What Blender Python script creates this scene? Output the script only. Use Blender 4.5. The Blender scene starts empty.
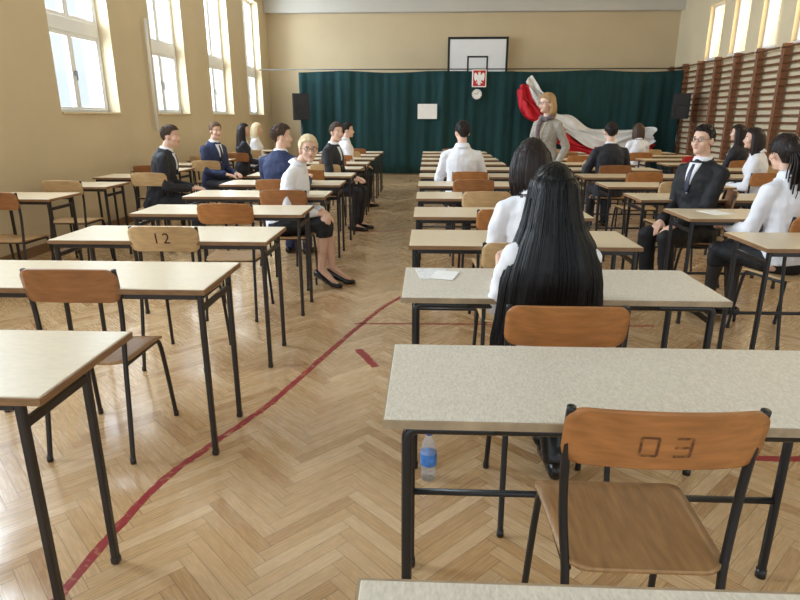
import bpy, bmesh, math, random
from mathutils import Vector as V, Matrix, noise
random.seed(11)
S = bpy.context.scene
COL = S.collection
PI = math.pi
def R(a): return math.radians(a)
ORD = ['first','second','third','fourth','fifth','sixth','seventh','eighth','ninth','tenth','eleventh','twelfth','thirteenth','fourteenth']

# ------------------------------------------------------------------ materials
def lin(c):
    out = []
    for v in c:
        v = v/255.0
        out.append(v/12.92 if v <= .04045 else ((v+.055)/1.055)**2.4)
    return out
def mat(name, rgb, rough=.5, var=.1, scale=6, metal=0.0, stretch=(1,1,1), bump=0.0, spec=.5, rgb2=None, pos=(.3,.7)):
    m = bpy.data.materials.new(name); m.use_nodes = True
    nt = m.node_tree; b = nt.nodes['Principled BSDF']
    tc = nt.nodes.new('ShaderNodeTexCoord'); mp = nt.nodes.new('ShaderNodeMapping')
    mp.inputs['Scale'].default_value = stretch
    nz = nt.nodes.new('ShaderNodeTexNoise'); nz.inputs['Scale'].default_value = scale; nz.inputs['Detail'].default_value = 4
    rp = nt.nodes.new('ShaderNodeValToRGB')
    c = lin(rgb)
    rp.color_ramp.elements[0].position = pos[0]; rp.color_ramp.elements[1].position = pos[1]
    rp.color_ramp.elements[0].color = [min(1, v*(1-var)) for v in c]+[1]
    rp.color_ramp.elements[1].color = [min(1, v*(1+var)) for v in c]+[1]
    if rgb2: rp.color_ramp.elements[1].color = lin(rgb2)+[1]
    L = nt.links.new
    L(tc.outputs['Object'], mp.inputs['Vector']); L(mp.outputs['Vector'], nz.inputs['Vector'])
    L(nz.outputs['Fac'], rp.inputs['Fac']); L(rp.outputs['Color'], b.inputs['Base Color'])
    b.inputs['Roughness'].default_value = rough; b.inputs['Metallic'].default_value = metal
    b.inputs['Specular IOR Level'].default_value = spec
    if bump:
        bp = nt.nodes.new('ShaderNodeBump'); bp.inputs['Strength'].default_value = bump; bp.inputs['Distance'].default_value = .01
        L(nz.outputs['Fac'], bp.inputs['Height']); L(bp.outputs['Normal'], b.inputs['Normal'])
    return m

def floor_material():
    m = bpy.data.materials.new('herringbone_parquet'); m.use_nodes = True
    nt = m.node_tree; b = nt.nodes['Principled BSDF']; L = nt.links.new
    def put(sock, v):
        if isinstance(v, (int, float)): sock.default_value = v
        else: L(v, sock)
    def M(op, a, b_=0.0):
        n = nt.nodes.new('ShaderNodeMath'); n.operation = op
        put(n.inputs[0], a); put(n.inputs[1], b_); return n.outputs[0]
    geo = nt.nodes.new('ShaderNodeNewGeometry'); sep = nt.nodes.new('ShaderNodeSeparateXYZ')
    L(geo.outputs['Position'], sep.inputs[0]); x, y = sep.outputs[0], sep.outputs[1]
    w = .052; s = 1/(w*math.sqrt(2)); n = 7
    u = M('MULTIPLY', M('ADD', x, y), s); v = M('MULTIPLY', M('SUBTRACT', y, x), s)
    i = M('FLOOR', u); j = M('FLOOR', v); fu = M('FRACT', u); fv = M('FRACT', v)
    k = M('FLOORED_MODULO', M('SUBTRACT', i, j), 2*n)
    h = M('LESS_THAN', k, n-.5); nh = M('SUBTRACT', 1.0, h)
    k2 = M('SUBTRACT', 2*n-1.0, k)
    idx = M('SUBTRACT', i, M('MULTIPLY', k, h)); idy = M('SUBTRACT', j, M('MULTIPLY', k2, nh))
    across = M('ADD', M('MULTIPLY', fv, h), M('MULTIPLY', fu, nh))
    along = M('ADD', M('MULTIPLY', M('ADD', k, fu), h), M('MULTIPLY', M('ADD', k2, fv), nh))
    cb = nt.nodes.new('ShaderNodeCombineXYZ'); L(idx, cb.inputs[0]); L(idy, cb.inputs[1]); L(h, cb.inputs[2])
    wn = nt.nodes.new('ShaderNodeTexWhiteNoise'); wn.noise_dimensions = '3D'; L(cb.outputs[0], wn.inputs['Vector'])
    rp = nt.nodes.new('ShaderNodeValToRGB'); e = rp.color_ramp.elements
    e[0].position = 0; e[0].color = lin((188,147,101))+[1]
    e[1].position = 1; e[1].color = lin((224,192,149))+[1]
    q = rp.color_ramp.elements.new(.2); q.color = lin((206,169,121))+[1]
    q = rp.color_ramp.elements.new(.75); q.color = lin((215,180,135))+[1]
    L(wn.outputs['Value'], rp.inputs['Fac'])
    cg = nt.nodes.new('ShaderNodeCombineXYZ'); L(M('MULTIPLY', along, .5), cg.inputs[0]); L(M('MULTIPLY', across, 5.0), cg.inputs[1]); L(M('MULTIPLY', wn.outputs['Value'], 60.0), cg.inputs[2])
    nz = nt.nodes.new('ShaderNodeTexNoise'); nz.inputs['Scale'].default_value = 1.4; nz.inputs['Detail'].default_value = 5; L(cg.outputs[0], nz.inputs['Vector'])
    g = M('ADD', M('MULTIPLY', nz.outputs['Fac'], .26), .87)
    big = nt.nodes.new('ShaderNodeTexNoise'); big.inputs['Scale'].default_value = .7; L(geo.outputs['Position'], big.inputs['Vector'])
    g = M('MULTIPLY', g, M('ADD', M('MULTIPLY', big.outputs['Fac'], .24), .88))
    ea = M('MINIMUM', across, M('SUBTRACT', 1.0, across)); el = M('MINIMUM', along, M('SUBTRACT', float(n), along))
    gap = M('LESS_THAN', M('MINIMUM', ea, el), .026)
    fac = M('MULTIPLY', g, M('SUBTRACT', 1.0, M('MULTIPLY', gap, .46)))
    mx = nt.nodes.new('ShaderNodeMixRGB'); mx.blend_type = 'MULTIPLY'; mx.inputs[0].default_value = 1
    L(rp.outputs['Color'], mx.inputs[1])
    cc = nt.nodes.new('ShaderNodeCombineXYZ'); [L(fac, cc.inputs[q]) for q in range(3)]
    L(cc.outputs[0], mx.inputs[2]); L(mx.outputs[0], b.inputs['Base Color'])
    L(M('ADD', M('MULTIPLY', nz.outputs['Fac'], .14), .2), b.inputs['Roughness'])
    b.inputs['Coat Weight'].default_value = .65; b.inputs['Coat Roughness'].default_value = .14
    return m

def plastic_clear(name, rgb, tr=.85):
    m = bpy.data.materials.new(name); m.use_nodes = True
    nt = m.node_tree; L = nt.links.new
    out = nt.nodes['Material Output']; nt.nodes.remove(nt.nodes['Principled BSDF'])
    t = nt.nodes.new('ShaderNodeBsdfTransparent'); t.inputs[0].default_value = lin(rgb)+[1]
    g = nt.nodes.new('ShaderNodeBsdfGlossy'); g.inputs['Roughness'].default_value = .08
    lw = nt.nodes.new('ShaderNodeLayerWeight'); lw.inputs[0].default_value = .3
    mul = nt.nodes.new('ShaderNodeMath'); mul.operation = 'MULTIPLY_ADD'; mul.inputs[1].default_value = .3; mul.inputs[2].default_value = 1-tr
    L(lw.outputs['Facing'], mul.inputs[0])
    mx = nt.nodes.new('ShaderNodeMixShader'); L(mul.outputs[0], mx.inputs[0]); L(t.outputs[0], mx.inputs[1]); L(g.outputs[0], mx.inputs[2])
    L(mx.outputs[0], out.inputs['Surface']); return m
def with_alpha(m, a):
    m.node_tree.nodes['Principled BSDF'].inputs['Alpha'].default_value = a; return m
def printed_paper():
    m = mat('printed_paper',(242,242,238),.7,.03,20); nt = m.node_tree; b = nt.nodes['Principled BSDF']
    tc = nt.nodes.new('ShaderNodeTexCoord'); br = nt.nodes.new('ShaderNodeTexBrick'); br.inputs['Scale'].default_value = 62
    br.inputs['Color1'].default_value = (.8,.8,.78,1); br.inputs['Color2'].default_value = (.22,.22,.24,1); br.inputs['Mortar'].default_value = (.88,.88,.86,1)
    br.inputs['Mortar Size'].default_value = .09; br.inputs['Row Height'].default_value = .3; br.inputs['Brick Width'].default_value = .7
    nt.links.new(tc.outputs['Object'], br.inputs['Vector']); nt.links.new(br.outputs['Color'], b.inputs['Base Color']); return m

MT = dict(
    floor=floor_material(),
    wall_l=mat('ochre_wall_paint',(208,190,155),.75,.04,1.5),
    wall_f=mat('beige_wall_paint',(211,192,156),.75,.04,1.2),
    wall_r=mat('cream_wall_paint',(220,205,172),.75,.04,1.2),
    ceil=mat('ceiling_paint',(206,202,192),.8,.03,1),
    white=mat('white_frame_paint',(240,240,238),.4,.02,4),
    glass=plastic_clear('window_glass',(250,252,255),.98),
    glass2=plastic_clear('cream_window_glass',(238,226,204),.96),
    cream=mat('cream_laminate',(228,214,187),.3,.05,30,stretch=(1,3,1)),
    cream2=mat('tan_laminate',(222,204,172),.3,.05,30,stretch=(1,3,1)),
    speckle=mat('woven_grey_laminate',(218,210,194),.32,.14,210,stretch=(1,.4,1)),
    edge=mat('desk_edge_veneer',(140,104,68),.5,.2,20,stretch=(1,1,6)),
    edge2=mat('pale_desk_edge',(166,144,114),.5,.2,20),
    steel=mat('dark_brown_enamel',(40,33,30),.35,.2,12),
    steelb=mat('black_enamel',(26,27,30),.3,.2,12),
    ply_o=mat('orange_plywood',(172,114,64),.34,.2,4,stretch=(2,14,14)),
    ply_s=mat('worn_plywood_seat',(178,138,94),.3,.2,4,stretch=(14,2,8)),
    ply_t=mat('pale_tan_plywood',(200,166,120),.35,.15,4,stretch=(2,14,14)),
    ply_d=mat('brown_plywood',(158,106,64),.35,.2,4,stretch=(2,14,14)),
    red=mat('red_upholstery',(190,40,36),.7,.12,20),
    ink=mat('stencil_ink',(62,40,24),.7,.15,60),
    ink2=mat('faded_stencil_ink',(108,68,38),.7,.1,70,rgb2=(164,108,60),pos=(.46,.66)),
    curtain=mat('dark_green_curtain',(13,56,58),.9,.22,3,stretch=(8,8,.6)),
    wood_bar=mat('wall_bar_wood_darkened',(112,70,42),.45,.2,5,stretch=(8,1,8)),  # rung copy of the brown wood, colour darkened to offset light catching the rungs
    wood_post=mat('wall_bar_wood_lightened',(136,88,56),.45,.15,5,stretch=(8,8,1)),  # post copy of the same wood, colour lightened to make up for unlit faces
    black=mat('black_plastic',(24,24,26),.45,.2,30),
    mesh_b=mat('speaker_grille',(38,38,40),.6,.5,220),
    paint_red=mat('worn_red_floor_paint',(156,46,50),.4,.0,34,rgb2=(198,148,106),pos=(.54,.68)),
    paint_solid=mat('solid_red_floor_paint',(160,50,52),.4,.12,30),
    flagw=mat('white_flag_cloth',(246,245,243),.7,.04,8),
    flagr=mat('red_flag_cloth',(204,34,48),.7,.1,8),
    paper=mat('white_paper',(244,244,240),.7,.03,20),
    printed=printed_paper(),
    gold=mat('gold_paint',(214,170,60),.4,.1,20),
    red_em=mat('emblem_red',(196,30,38),.5,.06,10),
    bottle=with_alpha(mat('clear_bottle_plastic',(226,236,246),.06,.02,8),.24),
    blue=mat('blue_plastic',(40,96,200),.4,.15,30),
    lblue=mat('blue_bottle_label',(74,134,216),.45,.5,34),
    board=mat('white_backboard',(246,246,246),.4,.02,3),
    skin=mat('fair_skin',(222,180,156),.55,.06,14),
    eye=mat('eye_white',(232,230,226),.25,.02,20),
    iris=mat('dark_iris',(52,40,34),.2,.2,60),
    lips=mat('lips',(192,126,114),.5,.06,30),
    h_black=mat('black_hair',(12,11,14),.42,.5,3,stretch=(60,60,1.5),spec=.3,bump=.15),
    h_dark=mat('dark_brown_hair',(38,29,26),.5,.4,3,stretch=(60,60,1.5),spec=.3,bump=.25),
    h_brown=mat('brown_hair',(74,54,40),.55,.35,3,stretch=(60,60,1.5),spec=.35,bump=.25),
    h_fair=mat('fair_brown_hair',(112,86,60),.55,.3,3,stretch=(60,60,1.5),spec=.35,bump=.25),
    h_dblond=mat('dark_blonde_hair',(176,142,98),.55,.3,3,stretch=(60,60,1.5),spec=.35,bump=.25),
    h_blond=mat('blonde_hair',(222,202,162),.5,.25,3,stretch=(60,60,1.5),bump=.25),
    c_white=mat('white_cotton',(234,234,238),.8,.02,18),
    c_black=mat('black_cloth',(22,22,26),.75,.2,18),
    c_char=mat('charcoal_suit_cloth',(36,37,44),.75,.15,18),
    c_navy=mat('navy_suit_cloth',(44,56,92),.75,.14,18),
    c_grey=mat('grey_blazer_cloth',(158,150,138),.75,.16,40),
    c_beige=mat('beige_top_cloth',(196,184,168),.75,.1,30),
    c_scarf=mat('patterned_scarf_cloth',(112,98,100),.8,.4,45),
    c_tights=mat('sheer_black_tights',(40,34,34),.5,.15,18),
    shoe=mat('black_leather',(18,17,18),.25,.15,20),
    tie=mat('dark_tie',(30,34,58),.5,.3,60),
    metal=mat('thin_metal',(120,116,110),.3,.05,20,metal=.8),
)

# ------------------------------------------------------------------ object helpers
def link(o, parent=None):
    COL.objects.link(o)
    if parent is not None: o.parent = parent
    return o
def obj(name, bm, m, parent=None, smooth=False, fix=True):
    if fix: bmesh.ops.recalc_face_normals(bm, faces=bm.faces[:])
    me = bpy.data.meshes.new(name); bm.to_mesh(me); bm.free()
    for mm in (m if isinstance(m, (list, tuple)) else [m]): me.materials.append(mm)
    if smooth:
        for p in me.polygons: p.use_smooth = True
    return link(bpy.data.objects.new(name, me), parent)
def tag(o, label, cat, group=None):
    o['label'] = label; o['category'] = cat
    if group: o['group'] = group
    return o
def thing(name, label, cat, loc=(0,0,0), rz=0, group=None):
    o = bpy.data.objects.new(name, None); o.empty_display_size = .1
    link(o); o.location = loc; o.rotation_euler = (0,0,rz)
    return tag(o, label, cat, group)
def struct(name, bm, m, parent=None, smooth=False):
    o = obj(name, bm, m, parent, smooth)
    if parent is None: o['kind'] = 'structure'
    return o
def dup(root, loc, rz, label, group):
    r = root.copy(); COL.objects.link(r); r.location = loc; r.rotation_euler = (0,0,rz)
    r['label'] = label; r['group'] = group
    for ch in list(root.children):
        c = ch.copy(); COL.objects.link(c); c.parent = r
        for g in list(ch.children):
            d = g.copy(); COL.objects.link(d); d.parent = c
    return r
def B(): return bmesh.new()
def box(bm, c, s, bev=0, seg=1):
    r = bmesh.ops.create_cube(bm, size=1, matrix=Matrix.Translation(V(c)) @ Matrix.Diagonal((s[0],s[1],s[2],1)))
    if bev:
        es = list({e for v in r['verts'] for e in v.link_edges})
        bmesh.ops.bevel(bm, geom=es, offset=bev, segments=seg, affect='EDGES', profile=.6)
def loft(bm, rings, cap=True):
    vs = [[bm.verts.new(p) for p in r] for r in rings]
    n = len(rings[0])
    for a, b in zip(vs[:-1], vs[1:]):
        for k in range(n): bm.faces.new((a[k], a[(k+1)%n], b[(k+1)%n], b[k]))
    if cap:
        bm.faces.new(vs[0][::-1]); bm.faces.new(vs[-1])
    return vs
def ring(c, ax, ay, n=16):
    return [c+ax*math.cos(2*PI*k/n)+ay*math.sin(2*PI*k/n) for k in range(n)]
def perp(d):
    d = d.normalized(); t = V((0,0,1)) if abs(d.z) < .9 else V((1,0,0))
    a = d.cross(t).normalized(); return a, a.cross(d).normalized()
def capsule(bm, p, q, r1, r2, n=14):
    p, q = V(p), V(q); d = q-p
    if d.length < 1e-5: d = V((0,0,1e-4)); q = p+d
    d.normalize(); a, b = perp(d); rs = []
    for t in (-80,-55,-28,0): rs.append(ring(p+d*r1*math.sin(R(t)), a*r1*math.cos(R(t)), b*r1*math.cos(R(t)), n))
    for t in (0,28,55,80): rs.append(ring(q+d*r2*math.sin(R(t)), a*r2*math.cos(R(t)), b*r2*math.cos(R(t)), n))
    loft(bm, rs)
def tube(bm, pts, r, n=8):
    pts = [V(p) for p in pts]; rs = []; a = None
    for i, p in enumerate(pts):
        d = (pts[min(i+1, len(pts)-1)]-pts[max(i-1, 0)]).normalized()
        if a is None: a, b = perp(d)
        else:
            a = (a-d*a.dot(d)).normalized(); b = a.cross(d).normalized()
        rr_ = r[i] if isinstance(r, (list, tuple)) else r
        rs.append(ring(p, a*rr_, b*rr_, n))
    loft(bm, rs)
def ell(bm, M, c, r, u=18, v=12):
    bmesh.ops.create_uvsphere(bm, u_segments=u, v_segments=v, radius=1, matrix=M @ Matrix.Translation(V(c)) @ Matrix.Diagonal((r[0],r[1],r[2],1)))
def lathe(bm, prof, c=(0,0,0), n=20):
    c = V(c)
    loft(bm, [ring(c+V((0,0,z)), V((r,0,0)), V((0,r,0)), n) for r, z in prof])
def smooth_path(pts, it=2):
    pts = [V(p) for p in pts]
    for _ in range(it):
        q = [pts[0]]
        for a, b in zip(pts[:-1], pts[1:]): q += [a*.75+b*.25, a*.25+b*.75]
        pts = q+[pts[-1]]
    return pts
def catmull(pts, n=6):
    P = [V(p) for p in pts]; P = [P[0]*2-P[1]]+P+[P[-1]*2-P[-2]]; out = []
    for i in range(1, len(P)-2):
        a, b, c, d = P[i-1:i+3]
        for k in range(n):
            t = k/n; out.append(.5*((2*b)+(c-a)*t+(2*a-5*b+4*c-d)*t*t+(3*b-3*c+d-a)*t**3))
    return out+[P[-2]]
def sheet(bm, f, nu, nv, th):
    T, D = [], []
    for j in range(nv+1):
        a, b = [], []
        for i in range(nu+1):
            p, nn = f(-1+2*i/nu, -math.cos(PI*j/nv))
            a.append(bm.verts.new(p+nn*th/2)); b.append(bm.verts.new(p-nn*th/2))
        T.append(a); D.append(b)
    for j in range(nv):
        for i in range(nu):
            bm.faces.new((T[j][i],T[j][i+1],T[j+1][i+1],T[j+1][i])); bm.faces.new((D[j][i],D[j+1][i],D[j+1][i+1],D[j][i+1]))
    for i in range(nu):
        bm.faces.new((T[0][i],D[0][i],D[0][i+1],T[0][i+1])); bm.faces.new((T[nv][i],T[nv][i+1],D[nv][i+1],D[nv][i]))
    for j in range(nv):
        bm.faces.new((T[j][0],T[j+1][0],D[j+1][0],D[j][0])); bm.faces.new((T[j][nu],D[j][nu],D[j+1][nu],T[j+1][nu]))
def rr(hw, hd, r, v):
    y = v*hd; e = max(0, abs(y)-(hd-r)); return hw-(r-math.sqrt(max(0, r*r-e*e)))

# ------------------------------------------------------------------ room
XL, XR, YF, YB, ZC = -4.12, 6.16, 16.4, -1.2, 4.25
bm = B(); box(bm, ((XL+XR)/2, (YF+YB)/2, -.05), (XR-XL+.6, YF-YB+.6, .1)); struct('floor', bm, MT['floor'])
bm = B(); box(bm, ((XL+XR)/2, (YF+YB)/2, ZC+.05), (XR-XL+.8, YF-YB+.8, .1)); struct('ceiling', bm, MT['ceil'])
bm = B(); box(bm, ((XL+XR)/2, YF+.15, ZC/2), (XR-XL+.6, .3, ZC)); struct('wall_far', bm, MT['wall_f'])
bm = B(); box(bm, ((XL+XR)/2, YF-.12, 4.06), (XR-XL, .24, .37), .01); struct('trim_1', bm, MT['ceil'])
def holed_wall(name, X, out, wins, z0, z1, m, y0=YB, y1=YF):
    t = .3; xc = X+out*t/2; bm = B()
    box(bm, (xc, (y0+y1)/2, z0/2), (t, y1-y0, z0)); box(bm, (xc, (y0+y1)/2, (z1+ZC)/2), (t, y1-y0, ZC-z1))
    ys = [y0]+[q for w in wins for q in w]+[y1]
    for a, b in zip(ys[0::2], ys[1::2]): box(bm, (xc, (a+b)/2, (z0+z1)/2), (t, b-a, z1-z0))
    struct(name, bm, m)
LW = [(1.95,3.3),(4.4,5.72),(6.9,8.25),(9.45,10.72),(11.9,13.2),(14.35,15.62)]
RW = [(y, y+.66) for y in (5.2,6.3,7.4,8.5,9.6,10.7,11.8,12.92,14.05)]
holed_wall('wall_left', XL, -1, LW, 1.46, 4.0, MT['wall_l'])
holed_wall('wall_right', XR, 1, RW, 2.62, 3.72, MT['wall_r'])
bm = B(); box(bm, (XL+.01, (YF+YB)/2, .05), (.02, YF-YB, .1)); struct('baseboard_left', bm, MT['edge'])
bm = B(); box(bm, (XR-.01, (YF+YB)/2, .05), (.02, YF-YB, .1)); struct('baseboard_right', bm, MT['edge'])
bm = B(); box(bm, ((XL+XR)/2, YF-.01, .05), (XR-XL-.04, .02, .1)); struct('baseboard_far', bm, MT['edge'])
wn = 0
def window(X, out, y0, y1, z0, z1, split):
    global wn; wn += 1
    w = bpy.data.objects.new('window_%d' % wn, None); link(w); w.location = (X+out*(.2 if split else .12), (y0+y1)/2, z0); w['kind'] = 'structure'
    W, H = y1-y0, z1-z0; bm = B()
    def fr(ya, yb, za, zb, t, d=.07):
        for y in (ya+t/2, yb-t/2): box(bm, (0, y, (za+zb)/2), (d, t, zb-za), .006)
        for z in (za+t/2, zb-t/2): box(bm, (0, (ya+yb)/2, z), (d*.98, yb-ya-2*t+.01, t), .006)
    panes = []
    if split:
        zs = [(0, .92), (1.05, H)]
        fr(-W/2, W/2, 0, H, .035, .09)
        box(bm, (0, 0, .985), (.10, W-.06, .15), .006)
        for za, zb in zs:
            for ya, yb in ((-W/2+.02, 0), (0, W/2-.02)):
                fr(ya, yb, za+.01, zb-.01, .05); panes.append((ya, yb, za, zb))
    else:
        fr(-W/2, W/2, 0, H, .05); panes.append((-W/2, W/2, 0, H))
    obj('window_frame', bm, MT['white'], w)
    for ya, yb, za, zb in panes:
        bm = B(); box(bm, (0, (ya+yb)/2, (za+zb)/2), (.006, yb-ya-.07, zb-za-.08)); obj('pane', bm, MT['glass'] if split else MT['glass2'], w)
    bm = B(); box(bm, (-out*.1, 0, -.015), (.26 if split else .1, W, .03), .006); obj('window_sill', bm, MT['white'] if not split else MT['wall_l'], w)
    if split:
        bm = B(); box(bm, (.045, 0, .45), (.02, .03, .05)); box(bm, (.06, 0, .42), (.015, .02, .11), .004); obj('handle', bm, MT['metal'], w)
for a, b in LW: window(XL, -1, a, b, 1.46, 4.0, True)
for a, b in RW: window(XR, 1, a, b, 2.62, 3.72, False)

# painted court lines
def floor_line(label, pts, w, m='paint_red'):
    pts = catmull(pts, 26); bm = B(); rs = []
    for i, p in enumerate(pts):
        d = (pts[min(i+1, len(pts)-1)]-pts[max(i-1, 0)]).normalized(); s = V((-d.y, d.x, 0))*w/2
        a, b = [1+.38*noise.noise(V((i*.55, w*90, q)))+.25*noise.noise(V((i*.13, w*90, q+3))) for q in (0, 7)]
        rs.append([p-s*a, p+s*b, p+s*b+V((0,0,.0012)), p-s*a+V((0,0,.0012))])
    loft(bm, rs); tag(obj('floor_line', bm, MT[m]), label, 'floor marking', 'red court lines painted on the parquet')
floor_line('long red court line curving along the aisle parquet', [(-1.12,.9,0),(-1.105,1.47,0),(-1.06,1.99,0),(-.95,2.33,0),(-.785,2.75,0),(-.6,3.45,0),(-.44,4.02,0),(-.28,4.5,0),(-.02,4.95,0),(.5,5.45,0),(1.2,5.8,0)], .035)
floor_line('thin red court line crossing the aisle towards the right hand desks', [(-.50,4.0,0),(.2,4.02,0),(1.0,4.03,0),(1.6,4.04,0)], .022)
floor_line('short red smear of floor paint beside the curved line', [(-.42,3.51,0),(-.355,3.38,0),(-.29,3.24,0)], .05, 'paint_solid')
floor_line('thin red line across the aisle far down the hall', [(-.9,7.55,0),(0,7.55,0),(1.5,7.55,0)], .03)
floor_line('red line end under the desks right of the front chair', [(1.25,2.33,0),(1.5,2.33,0),(1.75,2.33,0)], .04, 'paint_solid')

# ------------------------------------------------------------------ desks
DW, DD, DH = 1.225, .475, .75
def make_desk(W, top, edge, frame, stretch, rnd, inset=.03, back=.10):
    t = thing('school_desk', 'desk', 'desk')
    bm = B(); box(bm, (0,0,DH-.0105), (W-.008, DD-.008, .021), .002); obj('tabletop', bm, MT[top], t)
    bm = B()
    for s in (-1,1):
        box(bm, (0, s*(DD/2-.002), DH-.012), (W, .006, .020)); box(bm, (s*(W/2-.002), 0, DH-.012), (.006, DD-.01, .020))
    obj('edge_band', bm, MT[edge], t)
    yn, yf = -DD/2+.03, DD/2-back; xl = W/2-(.055 if rnd else inset)
    if rnd: yf = DD/2-.06
    for s in (-1,1):
        for y in (yn, yf):
            bm = B()
            if rnd:
                tube(bm, smooth_path([(s*xl,y,0),(s*xl,y,.35),(s*xl,y,.66),(s*xl,y,.714),(s*(xl-.055),y,.714),(s*(xl-.2),y,.714)], 3), .0135, 10)
                lathe(bm, [(.016,0),(.016,.03)], (s*xl,y,0), 10)
            else:
                box(bm, (s*xl, y, .36), (.022,.024,.73), .004); box(bm, (s*xl, y, .012), (.026,.028,.024), .004)
            obj('leg', bm, MT[frame], t, rnd)
        bm = B(); box(bm, (s*xl, (yn+yf)/2, .66), (.018, yf-yn, .026), .003); obj('end_rail', bm, MT[frame], t)
    for y in (yn, yf):
        bm = B()
        if rnd: tube(bm, [(-(xl-.19),y,.714),(xl-.19,y,.714)], .0132, 10)
        else: box(bm, (0, y, .715), (2*xl-.02, .02, .026), .003)
        obj('apron_rail', bm, MT[frame], t, rnd)
    if stretch:
        bm = B(); tube(bm, [(-xl, yf, .28), (xl, yf, .28)], .0105, 8); obj('stretcher', bm, MT[frame], t, True)
    return t
dk_first = make_desk(DW, 'cream', 'edge', 'steel', False, False, .075, .16)
dk_cream = make_desk(DW, 'cream', 'edge', 'steel', False, False)
dk_speck = make_desk(DW, 'speckle', 'edge2', 'steelb', True, True)
dk_tan = make_desk(DW, 'cream2', 'edge', 'steelb', True, False)
dk_single = make_desk(.64, 'cream2', 'edge', 'steel', False, False)
used = set()
def place_desk(proto, xc, yn, label, group):
    loc = (xc, yn+DD/2, 0)
    if proto.name not in used:
        used.add(proto.name); proto.location = loc; proto['label'] = label; proto['group'] = group; return proto
    return dup(proto, loc, 0, label, group)
YL = [1.278+.95*k for k in range(12)]
YR = [.25+.957*k for k in range(13)]
YS = [4.85+.92*k for k in range(9)]
XA, XB, XC, XD, XE = -.87-DW/2, -.094+DW/2, 1.76+DW/2, 3.42+DW/2, -3.12-.32
for k, y in enumerate(YL): place_desk(dk_first if k == 0 else dk_cream, XA-(.06 if k == 0 else 0), y, 'cream-topped double desk on dark square legs, %s from camera in the row left of aisle' % ORD[k], 'double desks left of the aisle')
for k, y in enumerate(YR): place_desk(dk_speck if k < 3 else dk_tan, XB, y, ('grey speckled double desk with round black legs, %s from camera right of aisle' if k < 3 else 'tan-topped double desk, %s from camera in the row right of aisle') % ORD[k], 'double desks right of the aisle')
for k, y in enumerate(YR[3:]): place_desk(dk_tan, XC, y, 'tan-topped double desk, %s from camera in the row by the dark-suited men' % ORD[k], 'double desks in the second row right of the aisle')
for k, y in enumerate(YR[7:]): place_desk(dk_tan, XD, y, 'tan-topped double desk, %s from camera in the row nearest the wall bars' % ORD[k], 'double desks nearest the wall bars')
for k, y in enumerate(YS): place_desk(dk_single, XE, y, 'small single desk, %s from camera in the row under the tall windows' % ORD[k], 'single desks under the windows')

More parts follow.
